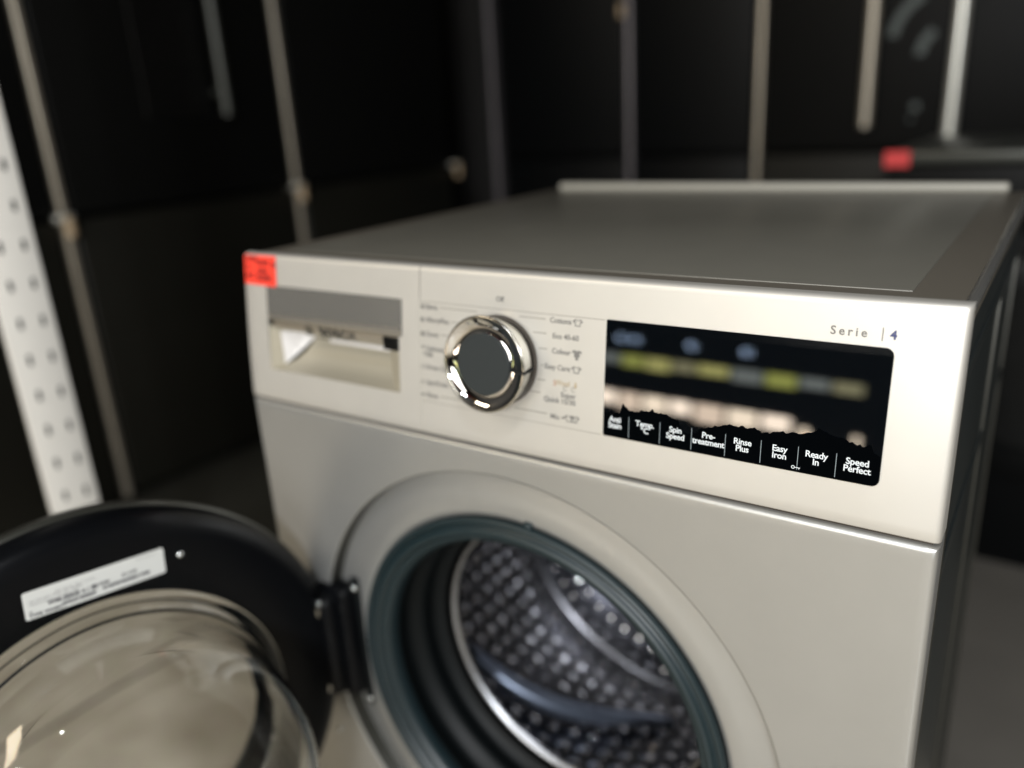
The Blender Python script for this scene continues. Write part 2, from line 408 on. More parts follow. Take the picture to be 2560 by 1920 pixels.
def panel(name, xa, xb, hole, m, parent):
    bm = nb(); X = [x for x in xs if xa - 1e-9 <= x <= xb + 1e-9]
    g = {}
    def V(x, z):
        if (x, z) not in g: g[(x, z)] = bm.verts.new(fp(x, z))
        return g[(x, z)]
    for i in range(len(X) - 1):
        for j in range(len(zs) - 1):
            xm, zm = (X[i] + X[i + 1]) / 2, (zs[j] + zs[j + 1]) / 2
            if hole and DX0 < xm < DX1 and DZ0 < zm < DZ1: continue
            bm.faces.new((V(X[i], zs[j]), V(X[i + 1], zs[j]), V(X[i + 1], zs[j + 1]), V(X[i], zs[j + 1])))
    be = [e for e in bm.edges if e.is_boundary]
    def outer(e):
        v = (e.verts[0].co + e.verts[1].co) / 2
        return not (DX0 - 1e-4 < v.x < DX1 + 1e-4 and DZ0 - 1e-4 < v.z < DZ1 + 1e-4) if hole else True
    r = bmesh.ops.extrude_edge_only(bm, edges=[e for e in be if outer(e)])
    for v in r['geom']:
        if isinstance(v, bmesh.types.BMVert): v.co.y = max(v.co.y + 0.004, 0.024)
    return obj(name, bm, m, parent, True)
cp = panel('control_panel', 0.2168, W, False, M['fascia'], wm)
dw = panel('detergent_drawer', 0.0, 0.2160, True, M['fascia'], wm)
# filler strip in the seam (a dark gap line)
bm = nb(); box(bm, (0.2157, 0.0190, 0.8225), (0.2171, 0.0235, H - 0.004)); obj('seam', bm, M['seam'], wm)
bm = nb()
zz = [ZS + 0.001 + (0.8220 - ZS - 0.001) * k / 12 for k in range(13)]
A = None
for z in zz:
    cur = [bm.verts.new((x, prof(z) + 0.0007, z)) for x in (0.2159, 0.2169)]
    if A: bm.faces.new((A[0], A[1], cur[1], cur[0]))
    A = cur
obj('seam_fill', bm, M['trim'], wm)
bm = nb(); box(bm, (0.004, 0.0045, ZS - 0.003), (W - 0.004, 0.02, ZS + 0.0006)); obj('panel_gap', bm, M['seam'], wm)

# drawer recess: frustum walls
def P3(x, z, y): return Vector((x, y, z))
bm = nb()
zt = 0.789
o = [P3(DX0, DZ0, prof(DZ0)), P3(DX1, DZ0, prof(DZ0)), P3(DX1, zt, prof(zt) + .001), P3(DX0, zt, prof(zt) + .001)]
i_ = [P3(0.055, 0.7655, 0.040), P3(0.160, 0.7655, 0.040), P3(0.160, zt, 0.040), P3(0.055, zt, 0.040)]
mid = [P3(0.0385, DZ0 + 0.002, 0.014), P3(0.176, DZ0 + 0.002, 0.014), P3(0.176, zt, 0.014), P3(0.0385, zt, 0.014)]
V = {}
def q(*ps, mi=0):
    f = bm.faces.new([bm.verts.new(p) for p in ps]); f.material_index = mi
q(o[0], mid[0], mid[3], o[3]); q(mid[0], i_[0], i_[3], mid[3], mi=1)
q(o[1], o[2], mid[2], mid[1]); q(mid[1], mid[2], i_[2], i_[1])
# floor of the recess, curved
N = 8
prev = (o[0], o[1])
fl = [(0.014, DZ0 + 0.002, 0.0385, 0.176), (0.022, 0.7475, 0.044, 0.1707), (0.030, 0.7535, 0.0493, 0.1655), (0.036, 0.760, 0.053, 0.162), (0.040, 0.7655, 0.055, 0.160)]
for (y, z, xa, xb) in fl:
    cur = (P3(xa, z, y), P3(xb, z, y)); q(prev[0], prev[1], cur[1], cur[0]); prev = cur
q(i_[0], i_[1], P3(0.160, 0.820, 0.045), P3(0.055, 0.820, 0.045), mi=2)
bmesh.ops.remove_doubles(bm, verts=bm.verts, dist=1e-5)
obj('handle_recess', bm, [mat('recess_shade_plastic', (0.42, 0.385, 0.30), 0.5, 0.3), M['white_wash'], M['dark']], dw, True)  # plastic darkened from the fascia tone to paint shade in the recess
bm = nb(); box(bm, (0.078, 0.0365, 0.7640), (0.158, 0.0395, 0.7675), 0.0008); obj('recess_highlight', bm, M['white_wash'], dw, True)  # white bar paints the highlight along the recess back
# the handle: satin face with a curved mirror lip underneath
bm = nb(); hp = [(DZ1, 0), (0.81, 0), (0.80, 0), (0.7915, 0), (0.7900, 0.0006)]
def hy(z, e): return prof(z) - 0.0007 + e
NX = 24; A = None
for (z, e) in hp + [(0.7900, 0.0006)]:
    cur = [bm.verts.new((DX0 + 0.0006 + (0.1968 - DX0) * i / NX, hy(z, e), z)) for i in range(NX + 1)] if True else None
    if A:
        for i in range(NX):
            if (A[i].co - cur[i].co).length > 1e-7: bm.faces.new((A[i], A[i + 1], cur[i + 1], cur[i]))
    A = cur
hd = obj('drawer_handle', bm, M['brushed'], dw, True)
bm = nb(); A = None
LZ = 0.0125
def lipy(t): return prof(0.7898) - 0.0001 + 0.0075 * (1 - math.sqrt(max(0, 1 - (t * 0.97) ** 2)))
for k in range(9):
    t = k / 8; z = 0.7898 - LZ * t; y = lipy(t)
    cur = [bm.verts.new((DX0 + 0.001 + (DX1 - DX0 - 0.002) * i / 30, y, z)) for i in range(31)]
    if A:
        for i in range(30): bm.faces.new((A[i], A[i + 1], cur[i + 1], cur[i]))
    A = cur
obj('handle_lip', bm, M['chrome'], hd, 'all')
# embossed emblem and word on the lip
def lipf(x, z):
    t = min(max((0.7898 - z) / LZ, 0), 1)
    return Vector((x, lipy(t) - 0.0005, z))
bm = nb()
put(bm, ring2(0.0036, 0.0045, 28), 0.085, 0.7835, lipf)
put(bm, ring2(0.0012, 0.0019, 20), 0.085, 0.7835, lipf)
put(bm, text2d('BOSCH', 0.0120, 'LEFT', 1.2, 0.0003), 0.098, 0.7795, lipf)
obj('embossed_lettering', bm, M['cap'], hd)

bm = nb(); box(bm, (0.176, lipy(0.3) - 0.0016, 0.7772), (0.1925, 0.03, 0.7885), 0.0006); obj('handle_end', bm, M['black_gloss'], hd, True)
bm = nb(); box(bm, (DX0 + 0.0008, lipy(0.1) - 0.0004, 0.7845), (0.0385, 0.03, 0.7892), 0.0006)
obj('handle_end', bm, M['black_gloss'], hd, True)
# raised panel lines round the programme field
bm = nb()
put(bm, quad2(0.217, 0, 0.3815, 0.0005), 0, 0.8204, F(0.0003))
put(bm, quad2(0.217, 0, 0.3815, 0.0004), 0, 0.7396, F(0.0003))
for a, b in ((0.3385, 0.818), ): pass
def leader(xa, xb, z, h=0.0008): put(bm, quad2(xa, 0, xb, h), 0, z, F(0.0003))
KX, KZ, KR = 0.2940, 0.7828, 0.0350
leader(0.3115, 0.3340, 0.8165); leader(0.3235, 0.3350, 0.8063); leader(0.3290, 0.3360, 0.7952); leader(0.3310, 0.3330, 0.7830)
leader(0.3275, 0.3350, 0.7722); leader(0.3190, 0.3310, 0.7625); leader(0.3080, 0.3370, 0.7475)
leader(0.2365, 0.2730, 0.8165); leader(0.2480, 0.2620, 0.8063); leader(0.2380, 0.2600, 0.7952); leader(0.2460, 0.2600, 0.7830)
leader(0.2500, 0.2600, 0.7685); leader(0.2485, 0.2600, 0.7560); leader(0.2370, 0.2760, 0.7455)
obj('panel_lines', bm, M['ink_faint'], cp)
bm = nb()
fs_ = 0.0054
T = lambda s, al='LEFT', size=fs_, sp=0.98, off=0.00010: text2d(s, size, al, sp, off)
put(bm, T('Off'), 0.2905, 0.8262, F())
for s, z in (('Shirts', 0.8150), ('AllergyPlus', 0.8048), ('Duvet', 0.7935), ('Delicates/\nSilk', 0.7820), ('Drum Clean', 0.7668), ('Spin/Drain', 0.7542), ('Rinse', 0.7438)):
    put(bm, T(s), 0.2225, z, F())
for s, z in (('Cottons', 0.8150), ('Eco 40-60', 0.8040), ('Colour', 0.7932), ('Easy Care', 0.7815)):
    put(bm, T(s, 'RIGHT'), 0.3555 if s != 'Eco 40-60' else 0.3618, z, F())
put(bm, T('Super\nQuick 15/30', 'RIGHT'), 0.3605, 0.7622, F())
put(bm, T('Mix', 'RIGHT'), 0.3475, 0.7450, F())
# little icons
def shirt(x, z, s=1.0, mi=0, fill=False):
    pts = [(-.0022, -.0024), (.0022, -.0024), (.0022, .001), (.0036, .0002), (.0040, .0016), (.0014, .0028), (.0008, .0020), (-.0008, .0020), (-.0014, .0028), (-.0040, .0016), (-.0036, .0002), (-.0022, .001)]
    n = len(pts)
    if fill: put(bm, (pts, [tuple(range(n))]), x, z, F(), mi); return
    vs = [(a * s, b * s) for a, b in pts] + [(a * s * .72, b * s * .72) for a, b in pts]
    put(bm, (vs, [(i, (i + 1) % n, n + (i + 1) % n, n + i) for i in range(n)]), x, z, F(), mi)
def sq(x, z, a=0.0019, b=0.0012): put(bm, ring2(b * 1.3, a * 1.3, 4, PI / 4, PI / 4 + 2 * PI), x, z, F())
put(bm, ring2(0.0011, 0.0017, 14, 0, PI), 0.2195, 0.8178, F()); put(bm, quad2(-.0019, -.0022, .0019, .0002), 0.2195, 0.8172, F())
sq(0.2192, 0.8063); put(bm, quad2(-.0008, -.0008, .0008, .0008), 0.2192, 0.8063, F())
put(bm, quad2(-.0018, -.0018, .0018, .0018), 0.2192, 0.7950, F())
put(bm, ring2(0.0004, 0.0014, 10), 0.2195, 0.7845, F()); put(bm, ring2(0.0004, 0.0011, 10), 0.2205, 0.7795, F())
put(bm, ring2(0.0015, 0.0019, 18), 0.2190, 0.7683, F())
sq(0.2185, 0.7558, 0.0016, 0.0011); put(bm, quad2(-.0020, -.0010, .0020, .0006), 0.2185, 0.7455, F())
shirt(0.3605, 0.8165); shirt(0.3605, 0.7948, fill=True); put(bm, quad2(-.0011, -.0045, .0011, -.0022), 0.3605, 0.7948, F())
shirt(0.3605, 0.7832)
for x in (0.3520, 0.3585): put(bm, ring2(0.0014, 0.0018, 16, 0.4, 5.6), x, 0.7688, F())
put(bm, quad2(-.0018, -.0008, .0010, .0006), 0.3510, 0.7470, F()); shirt(0.3555, 0.7470); shirt(0.3600, 0.7470, 1.0)
put(bm, quad2(-.0003, -.0024, .0003, .0024), 0.3600, 0.7470, F())
obj('programme_lettering', bm, M['ink'], cp)
bm = nb()
put(bm, T('Wool', 'RIGHT'), 0.3555, 0.7706, F()); put(bm, quad2(-.0006, -.0022, .0006, .0022), 0.3602, 0.7722, F()); put(bm, quad2(-.0014, -.0008, .0014, 0), 0.3602, 0.7722, F())
obj('wool_lettering', bm, M['ink_gold'], cp)
bm = nb(); put(bm, ring2(0.0008, 0.0013, 14), 0.3430, 0.7726, F()); put(bm, quad2(-.0014, -.0028, .0014, -.0020), 0.3430, 0.7726, F()); put(bm, quad2(-.0003, -.0020, .0003, .0008), 0.3430, 0.7726, F())
obj('wool_mark', bm, M['ink_red'], cp)
bm = nb()
put(bm, text2d('Serie', 0.0070, 'LEFT', 1.42, 0.00012), 0.5275, 0.8262, F()); put(bm, quad2(-.0003, -.0014, .0003, .0062), 0.5556, 0.8262, F())
obj('series_lettering', bm, M['ink'], cp)
bm = nb(); put(bm, text2d('4', 0.0070, 'LEFT', 1.0, 0.00025), 0.5595, 0.8264, F()); obj('series_number', bm, M['ink_blue'], cp)

# display: thin black film painting out reflections over the button row, ragged upper edge
PATCH = [(0.3838, 0.7586), (0.3958, 0.7591), (0.3981, 0.7665), (0.4026, 0.7623), (0.4083, 0.7625), (0.4183, 0.7643), (0.4198, 0.7661), (0.4216, 0.7638), (0.4314, 0.7632), (0.4385, 0.7618), (0.4404, 0.7548), (0.4458, 0.7534), (0.4514, 0.7557), (0.4558, 0.76), (0.4647, 0.7631), (0.4715, 0.7655), (0.486, 0.7669), (0.4888, 0.7678), (0.4938, 0.765), (0.5047, 0.7678), (0.5173, 0.7687), (0.5225, 0.7704), (0.5274, 0.774), (0.5346, 0.771), (0.5398, 0.7705), (0.5432, 0.7693), (0.5535, 0.767), (0.5565, 0.7689), (0.5585, 0.7640), (0.5596, 0.7637), (0.5606, 0.7634), (0.5615, 0.7630), (0.5622, 0.7627)]
_f = [PATCH[0]]
for (xa, za), (xb, zb) in zip(PATCH[:-1], PATCH[1:]):
    n_ = max(1, int((xb - xa) / 0.0014))
    for k in range(1, n_ + 1):
        t = k / n_; _f.append((xa + (xb - xa) * t, za + (zb - za) * t + (random.uniform(-0.0007, 0.0007) if k < n_ else 0)))
PATCH = [(x, z - 0.0012 - 0.0030 * max(0.0, min(1.0, (x - 0.44) / 0.05))) for x, z in _f]
bm = nb()
X0, X1, Za, Zb = 0.3832, 0.5628, 0.7400, 0.8213
ol = []
def corner(cx, cz, r, a0):
    return [(cx + r * math.cos(a0 + k * PI / 12), cz + r * math.sin(a0 + k * PI / 12)) for k in range(7)]
r = 0.0045; rs = 0.0008
ol = corner(X1 - r, Zb - r, r, 0) + corner(X0 + rs, Zb - rs, rs, PI / 2) + corner(X0 + rs, Za + rs, rs, PI) + corner(X1 - r, Za + r, r, 1.5 * PI)
# rows across
def xr(z):
    lo, hi = 1e9, -1e9
    n = len(ol)
    for i in range(n):
        (xa, za), (xb, zb) = ol[i], ol[(i + 1) % n]
        if (za - z) * (zb - z) <= 0 and abs(za - zb) > 1e-9:
            x = xa + (xb - xa) * (z - za) / (zb - za); lo = min(lo, x); hi = max(hi, x)
    return lo, hi
rows = [Za + 1e-5] + [Za + r * (1 - math.cos(k * PI / 12)) for k in range(1, 7)]
rows += [Za + r + (Zb - Za - 2 * r) * k / 14 for k in range(1, 14)]
rows += [Zb - r * (1 - math.cos(k * PI / 12)) for k in range(6, 0, -1)] + [Zb - 1e-5]
A = None
for z in rows:
    lo, hi = xr(z)
    cur = [bm.verts.new((lo + (hi - lo) * i / 16, prof(z) - 0.0008, z)) for i in range(17)]
    if A:
        for i in range(16): bm.faces.new((A[i], A[i + 1], cur[i + 1], cur[i]))
    A = cur
rr = bmesh.ops.extrude_edge_only(bm, edges=[e for e in bm.edges if e.is_boundary])
for v in rr['geom']:
    if isinstance(v, bmesh.types.BMVert): v.co.y += 0.0012
dp = obj('display', bm, M['glass_black'], wm, True)
G = F(0.0011)
bm = nb()
for a_, b_ in zip(PATCH[:-1], PATCH[1:]):
    zb_ = lambda x: Za + 0.0004 + (0 if x < 0.5585 else 0.0045 - math.sqrt(max(0, 0.0045 ** 2 - (x - 0.5583) ** 2))); z0a, z0b = zb_(a_[0]), zb_(b_[0])
    bm.faces.new([bm.verts.new(F(0.0009)(*p)) for p in ((a_[0], z0a), (b_[0], z0b), b_, a_) if True])
obj('lower_patch', bm, M['patch'], dp)
bm = nb()
for s, x in (('Anti\nStain', 0.3925), ('Temp.\n°C', 0.4149), ('Spin\nSpeed', 0.4370), ('Pre-\ntreatment', 0.4597), ('Rinse\nPlus', 0.4820), ('Easy\nIron', 0.5052), ('Ready\nIn', 0.5270), ('Speed\nPerfect', 0.5502)):
    put(bm, text2d(s, 0.0056, 'CENTER', 0.95, 0.0001, 0.80), x, 0.7512, G)
kx, kz = 0.5152, 0.7430
put(bm, ring2(0.0007, 0.0011, 14), kx - 0.0012, kz, G); put(bm, quad2(0, -.0002, .0030, .0002), kx, kz, G); put(bm, quad2(0.0022, -.0009, .0026, .0), kx, kz, G)
for x in (0.4030, 0.4259, 0.4482, 0.4709, 0.4937, 0.5163, 0.5384): put(bm, quad2(-.00018, 0, .00018, .0148), x, 0.7416, G, 1)
obj('button_lettering', bm, [M['white_print'], M['dim_print']], dp)

# knob, its axis follows the slope of the panel
tilt = math.atan(0.0105 / 0.10)
KM = Matrix.Translation((KX, prof(KZ), KZ)) @ Matrix.Rotation(-tilt, 4, 'X')
kf = lambda p: KM @ p
kn = bpy.data.objects.new('programme_knob', None); C.objects.link(kn); kn.parent = wm; kn.location = (KX, prof(KZ), KZ)
def kobj(name, bm, m, sm='all'):
    o = obj(name, bm, m, kn, sm); o.matrix_parent_inverse = Matrix.Translation((KX, prof(KZ), KZ)).inverted(); return o
bm = nb(); lathe(bm, [(0.0338, 0.0005), (0.0338, -0.0022), (0.0326, -0.0025)], 96, kf); kobj('shadow_gap', bm, M['seam'])
bm = nb(); lathe(bm, [(0.0318, -0.0015), (0.0324, -0.0060), (0.0342, -0.0130), (0.0354, -0.0175), (0.03595, -0.0195)], 96, kf); kobj('knob_skirt', bm, M['satin_chrome'])
bm = nb(); lathe(bm, [(0.03595, -0.0195), (0.0362, -0.0206), (0.0358, -0.0215), (0.0348, -0.0218), (0.0339, -0.0214)], 96, kf); kobj('knob_rim', bm, M['satin_chrome'])
bm = nb(); lathe(bm, [(0.0339, -0.0214), (0.0322, -0.0200), (0.0296, -0.0187), (0.0266, -0.0180), (0.0244, -0.0180), (0.0231, -0.0185)], 96, kf); kobj('chrome_ring', bm, M['chrome'])
bm = nb(); lathe(bm, [(0.0231, -0.0185), (0.0231, -0.0212), (0.0226, -0.0216)], 96, kf); disc(bm, 0.0226, -0.0216, 96, fn=kf); kobj('knob_cap', bm, M['cap'], True)
bm = nb()
for (ra, ya), (rb, yb) in (((0.0234, -0.0192), (0.0280, -0.0192)), ((0.0280, -0.0192), (0.0337, -0.0222)), ((0.0337, -0.0222), (0.0367, -0.0217)), ((0.0367, -0.0217), (0.0328, -0.0025))):
    vs = []
    for (r_, y_, s_) in ((ra, ya, -1), (rb, yb, -1), (rb, yb, 1), (ra, ya, 1)):
        p = kf(Vector((r_, y_, s_ * 0.0011 - 0.0022))); vs.append(bm.verts.new(p))
    bm.faces.new(vs)
kobj('pointer', bm, M['dark'], False)

# red sticker on the fascia corner
bm = nb(); nx, nz = 10, 10
sx0, sx1, sz0, sz1 = 0.0035, 0.0465, 0.8205, 0.8475
g = [[bm.verts.new(fp(sx0 + (sx1 - sx0) * i / nx - 0.0012 * j / nz * 0, min(sz0 + (sz1 - sz0) * j / nz - 0.0008 * i / nx, 0.8468)) - Vector((0, 0.0007, 0))) for i in range(nx + 1)] for j in range(nz + 1)]
for j in range(nz):
    for i in range(nx): bm.faces.new((g[j][i], g[j][i + 1], g[j + 1][i + 1], g[j + 1][i]))
St = lambda x, z: fp(x, z) - Vector((0, 0.0010, 0))
for s, x, z, k in (('OCHL', 0.0055, 0.8415, 1), ('LEWIS', 0.0205, 0.8385, 1), ('42', 0.0400, 0.8372, 1), ('21.', 0.0065, 0.8345, .8), ('CENA', 0.0210, 0.8315, .9), ('BTZ', 0.0055, 0.8262, 1), ('SUMA', 0.0200, 0.8242, 1.35)):
    put(bm, text2d(s, 0.0062 * k, 'LEFT', 0.95, 0.0004), x, z, St, 1)
obj('price_sticker', bm, [M['sticker'], M['sticker_ink']], wm)['label'] = 'small bright red price sticker with dark print'

# ------------------------------------------------------------------ the open door (a part of the machine)
PH = math.radians(79)
U = Vector((-math.cos(PH), -math.sin(PH), 0)); Nn = Vector((math.sin(PH), -math.cos(PH), 0)); Zv = Vector((0, 0, 1))
DC = Vector((0.078, -0.008, CZ)) + U * 0.2145
# local (a along U, d along normal, z up)
def D(p): return DC + U * p.x + Nn * p.y + Zv * p.z
door = bpy.data.objects.new('door', None); C.objects.link(door); door.parent = wm; door.location = DC
door['label'] = 'open round porthole door with black frame and clear glass bowl'
def dobj(name, bm, m, sm='all'):
    o = obj(name, bm, m, door, sm); o.matrix_parent_inverse = Matrix.Translation(DC).inverted(); return o
bm = nb(); lathe(bm, [(0.155, -0.002), (0.162, 0.0), (0.200, 0.0), (0.209, -0.002), (0.2155, -0.006), (0.2195, -0.012), (0.2210, -0.020), (0.2210, -0.026)], 128, D)
lathe(bm, [(0.155, -0.002), (0.154, -0.010), (0.150, -0.02), (0.149, -0.04)], 128, D)
dobj('inner_frame', bm, M['black_plastic'])
bm = nb(); lathe(bm, [(0.2210, -0.0262), (0.2235, -0.0275), (0.2240, -0.032), (0.2225, -0.040), (0.214, -0.047), (0.20, -0.052), (0.162, -0.052), (0.151, -0.046), (0.149, -0.040)], 128, D)
dobj('outer_frame', bm, M['door_rim'])
# glass bowl: closed double skin
out = [(0.1665, -0.004), (0.1668, 0.0005), (0.1655, 0.0030), (0.1600, 0.0045), (0.1545, 0.0075), (0.1515, 0.014), (0.1495, 0.030), (0.1465, 0.055), (0.1425, 0.078), (0.1370, 0.092), (0.1270, 0.1025), (0.1100, 0.1085), (0.080, 0.1125), (0.040, 0.1145), (0.0008, 0.115)]
inn = [(0.0008, 0.1105), (0.040, 0.110), (0.080, 0.108), (0.108, 0.104), (0.1235, 0.0985), (0.1325, 0.089), (0.138, 0.076), (0.142, 0.054), (0.145, 0.030), (0.1470, 0.012), (0.1510, 0.003), (0.157, -0.001), (0.1645, -0.004)]
def DB(p):
    r = math.hypot(p.x, p.z) ; k = 1.0 - 0.32 * p.z / 0.15
    return D(Vector((p.x, p.y * (k if p.y > 0 else 1), p.z)))
out = [(r * 0.930, y * 1.08) for r, y in out]; inn = [(r * 0.930, y * 1.08) for r, y in inn]
bm = nb(); lathe(bm, out + inn, 128, DB, closed=True)
dobj('glass_bowl', bm, M['glass'])
for R_, y_, t_ in ((0.1500, 0.0072, 0.0007), (0.1425, 0.0150, 0.0014)):
    bm = nb(); lathe(bm, [(R_ + t_ * math.cos(k * PI / 4), y_ + t_ * math.sin(k * PI / 4)) for k in range(8)], 128, DB, closed=True); dobj('bowl_dark_arc', bm, M['rubber_dark'])  # added rings paint the dark reflection arcs on the bowl
bm = nb(); lathe(bm, [(0.149, -0.030), (0.149, -0.034), (0.1435, -0.034), (0.1435, -0.030)], 96, D, closed=True); dobj('window_dark_ring', bm, M['rubber_dark'])  # added ring draws a dark arc seen through the bowl
# rating label
bm = nb()
cl = Vector((-0.0185, 0, 0.1718)); th = math.radians(4.2)
def LB(x, z, off=0.0008):
    a = -x  # the label is read from the inside face: image right is towards the hinge
    return D(Vector((cl.x + (a * math.cos(th) - z * math.sin(th)), off, cl.z + (a * math.sin(th) + z * math.cos(th)))))
hw, hh, rc = 0.0520, 0.0114, 0.0018
pts = []
for (sx, sz, a0) in ((1, 1, 0), (-1, 1, PI / 2), (-1, -1, PI), (1, -1, 1.5 * PI)):
    for k in range(5): pts.append((sx * (hw - rc) + rc * math.cos(a0 + k * PI / 8), sz * (hh - rc) + rc * math.sin(a0 + k * PI / 8)))
f = bm.faces.new([bm.verts.new(LB(x, z)) for x, z in pts])
L2 = lambda x, z: LB(x, z, 0.0011)
for k, s in enumerate(('AC 220-240V  50Hz  10A  2300W', 'Made in Europe  max 9kg  1400')):
    put(bm, text2d(s, 0.0026, 'LEFT', 1.0, 0.0), -0.048, 0.0008 + 0.0 - k * 0.0026 + 0.0012, L2, 2)
put(bm, text2d('Max. 9,0 kg   Max. 1,2 MPa', 0.0026), -0.030, 0.0042, L2, 2)
put(bm, text2d('WM-SERIE 4 / 21', 0.0048, 'LEFT', 1.05, 0.0002), -0.036, -0.0042, L2, 1)
put(bm, text2d('FD 0109', 0.0038, 'LEFT', 1.0, 0.00015), -0.005, -0.0030, L2, 1)
put(bm, text2d('01109', 0.0042, 'LEFT', 1.1, 0.00012), 0.018, -0.0022, L2, 1)
put(bm, text2d('TYPE WNM71', 0.0038, 'LEFT', 1.1, 0.00015), -0.0495, -0.0100, L2, 1)
put(bm, text2d('WGG1420009', 0.0040, 'LEFT', 1.0, 0.00022), -0.0265, -0.0085, L2, 1)
put(bm, text2d('014090746908011998', 0.0040, 'LEFT', 1.0, 0.00022), 0.0030, -0.0072, L2, 1)
put(bm, text2d('9001480264', 0.0024, 'LEFT', 1.3, 0.0), 0.0300, 0.0075, L2, 2)
put(bm, ring2(0.0008, 0.0013, 4), -0.0480, -0.0055, L2, 1)
lb = dobj('rating_label', bm, [M['label'], M['label_ink'], M['label_faint']], False); lb['label'] = 'long white rating label with grey print'
# screws
def screw(a, z, r, off=0.001):
    bm = nb(); c = Vector((a, off, z))
    fnc = lambda p: D(Vector((c.x + p.x, c.y - p.y, c.z + p.z)))
    lathe(bm, [(r, 0.001), (r * .96, -0.0006), (r * .7, -0.0016), (r * .3, -0.0022), (0.0002, -0.0023)], 20, fnc)
    dobj('screw', bm, M['screw'])
screw(-0.0835, 0.1669, 0.0030)
for a, z in ((-0.2020, 0.0564), (-0.2085, -0.0205), (-0.2040, -0.0979)): screw(a, z, 0.0021, -0.0005 if a > -0.206 else -0.001)

# hinge block between door and front, with two lugs and screws
hg = bpy.data.objects.new('door_hinge', None); C.objects.link(hg); hg.parent = wm; hg.location = (0.085, 0, CZ)
def hobj(name, bm, m, sm=True):
    o = obj(name, bm, m, hg, sm); o.matrix_parent_inverse = Matrix.Translation((0.085, 0, CZ)).inverted(); return o
bm = nb(); box(bm, (0.052, -0.006, CZ - 0.062), (0.0945, 0.016, CZ + 0.066), 0.006, seg=3)
box(bm, (0.056, -0.020, CZ - 0.056), (0.084, 0.004, CZ + 0.060), 0.008, seg=3)
hobj('hinge_block', bm, M['black_plastic'])
for dz in (0.045, -0.045):
    bm = nb(); box(bm, (0.0645, -0.0245, CZ + dz - 0.005), (0.075, -0.012, CZ + dz + 0.007), 0.003, seg=3); hobj('hinge_lug', bm, M['satin_chrome'])
for (x, z) in ((0.0945, CZ + 0.063), (0.096, CZ - 0.070)):
    bm = nb(); lathe(bm, [(0.0036, 0.001), (0.0034, -0.0012), (0.0022, -0.0022), (0.0002, -0.0026)], 20, lambda p: p + Vector((x, 0.010, z)))
    hobj('hinge_screw', bm, M['screw'], 'all')
bm = nb(); box(bm, (0.089, 0.0095, CZ - 0.078), (0.1005, 0.0142, CZ + 0.074), 0.003, seg=3); hobj('hinge_plate', bm, M['rubber_dark'])

# ------------------------------------------------------------------ background: row of black fridges
FX = -1.32; ZH = 0.779
def fridge(label, origin, rz, width, zsplit, edge, dispenser=False, hinge=True, depth=0.62, height=1.86, handle=(), lowm='fridge_low', topm='fridge'):
    """front face on local y=0 facing -y, x from 0 to width"""
    t = thing('refrigerator', label, 'refrigerator', origin, rz, 'dark refrigerators along the shop walls')
    bm = nb(); box(bm, (0.004, 0.06, 0.03), (width - 0.004, depth, height), 0.006)
    obj('body', bm, M['fridge_side'], t, True)
    bm = nb(); box(bm, (0.018, 0.0, zsplit + 0.006), (width - 0.018, 0.058, height - 0.005), 0.008, seg=3)
    d = obj('upper_door', bm, M[topm], t, True)
    bm = nb(); box(bm, (0.018, 0.0, 0.06), (width - 0.018, 0.058, zsplit - 0.006), 0.008, seg=3)
    obj('lower_door', bm, M[lowm], t, True)
    if edge:
        bm = nb(); box(bm, (width - 0.0095, -0.003, 0.05), (width + 0.0095, 0.055, height - 0.01), 0.005, seg=3)
        obj('edge_strip', bm, M[edge], t, True)
    if hinge:
        bm = nb(); box(bm, (width - 0.030, -0.022, zsplit - 0.004), (width + 0.012, 0.0, zsplit + 0.012), 0.004, seg=3)
        tube(bm, [(width - 0.002, -0.018, zsplit - 0.040), (width - 0.002, -0.018, zsplit + 0.006)], 0.012, 16, mi=1)
        obj('hinge', bm, [M['edge_bright'], M['brass']], t, True)
    if dispenser:
        bm = nb(); box(bm, (width * 0.36, -0.004, zsplit + 0.215), (width * 0.64, 0.001, zsplit + 0.60), 0.003); obj('dispenser', bm, M['dispenser'], d)
    for (x, za, zb, m, wd) in handle:
        bm = nb(); tube(bm, [(x, -0.045, za), (x, -0.045, zb)], wd, 16)
        tube(bm, [(x, 0, za + 0.06), (x, -0.045, za + 0.06)], wd * 0.7, 12); tube(bm, [(x, 0, zb - 0.06), (x, -0.045, zb - 0.06)], wd * 0.7, 12)
        obj('handle', bm, M[m], d, True)
    return t, d
# along the left wall, facing +x: local x runs along +y, local -y is +x  -> rotate +90 degrees
R90 = math.radians(90)
def left_fr(label, ya, yb, **k): return fridge(label, (FX, ya, 0), R90, yb - ya, ZH, **k)
left_fr('black refrigerator behind the white perforated upright', -0.28, 0.528, edge='edge_warm')
left_fr('black refrigerator with a dark dispenser recess in its upper door', 0.528, 1.245, edge='edge_warm', dispenser=True, handle=((0.47, ZH + 0.215, 1.75, 'dark_washer', 0.012),))
left_fr('black refrigerator nearest the corner with a small bright hinge at its door gap', 1.245, 2.02, edge=None)
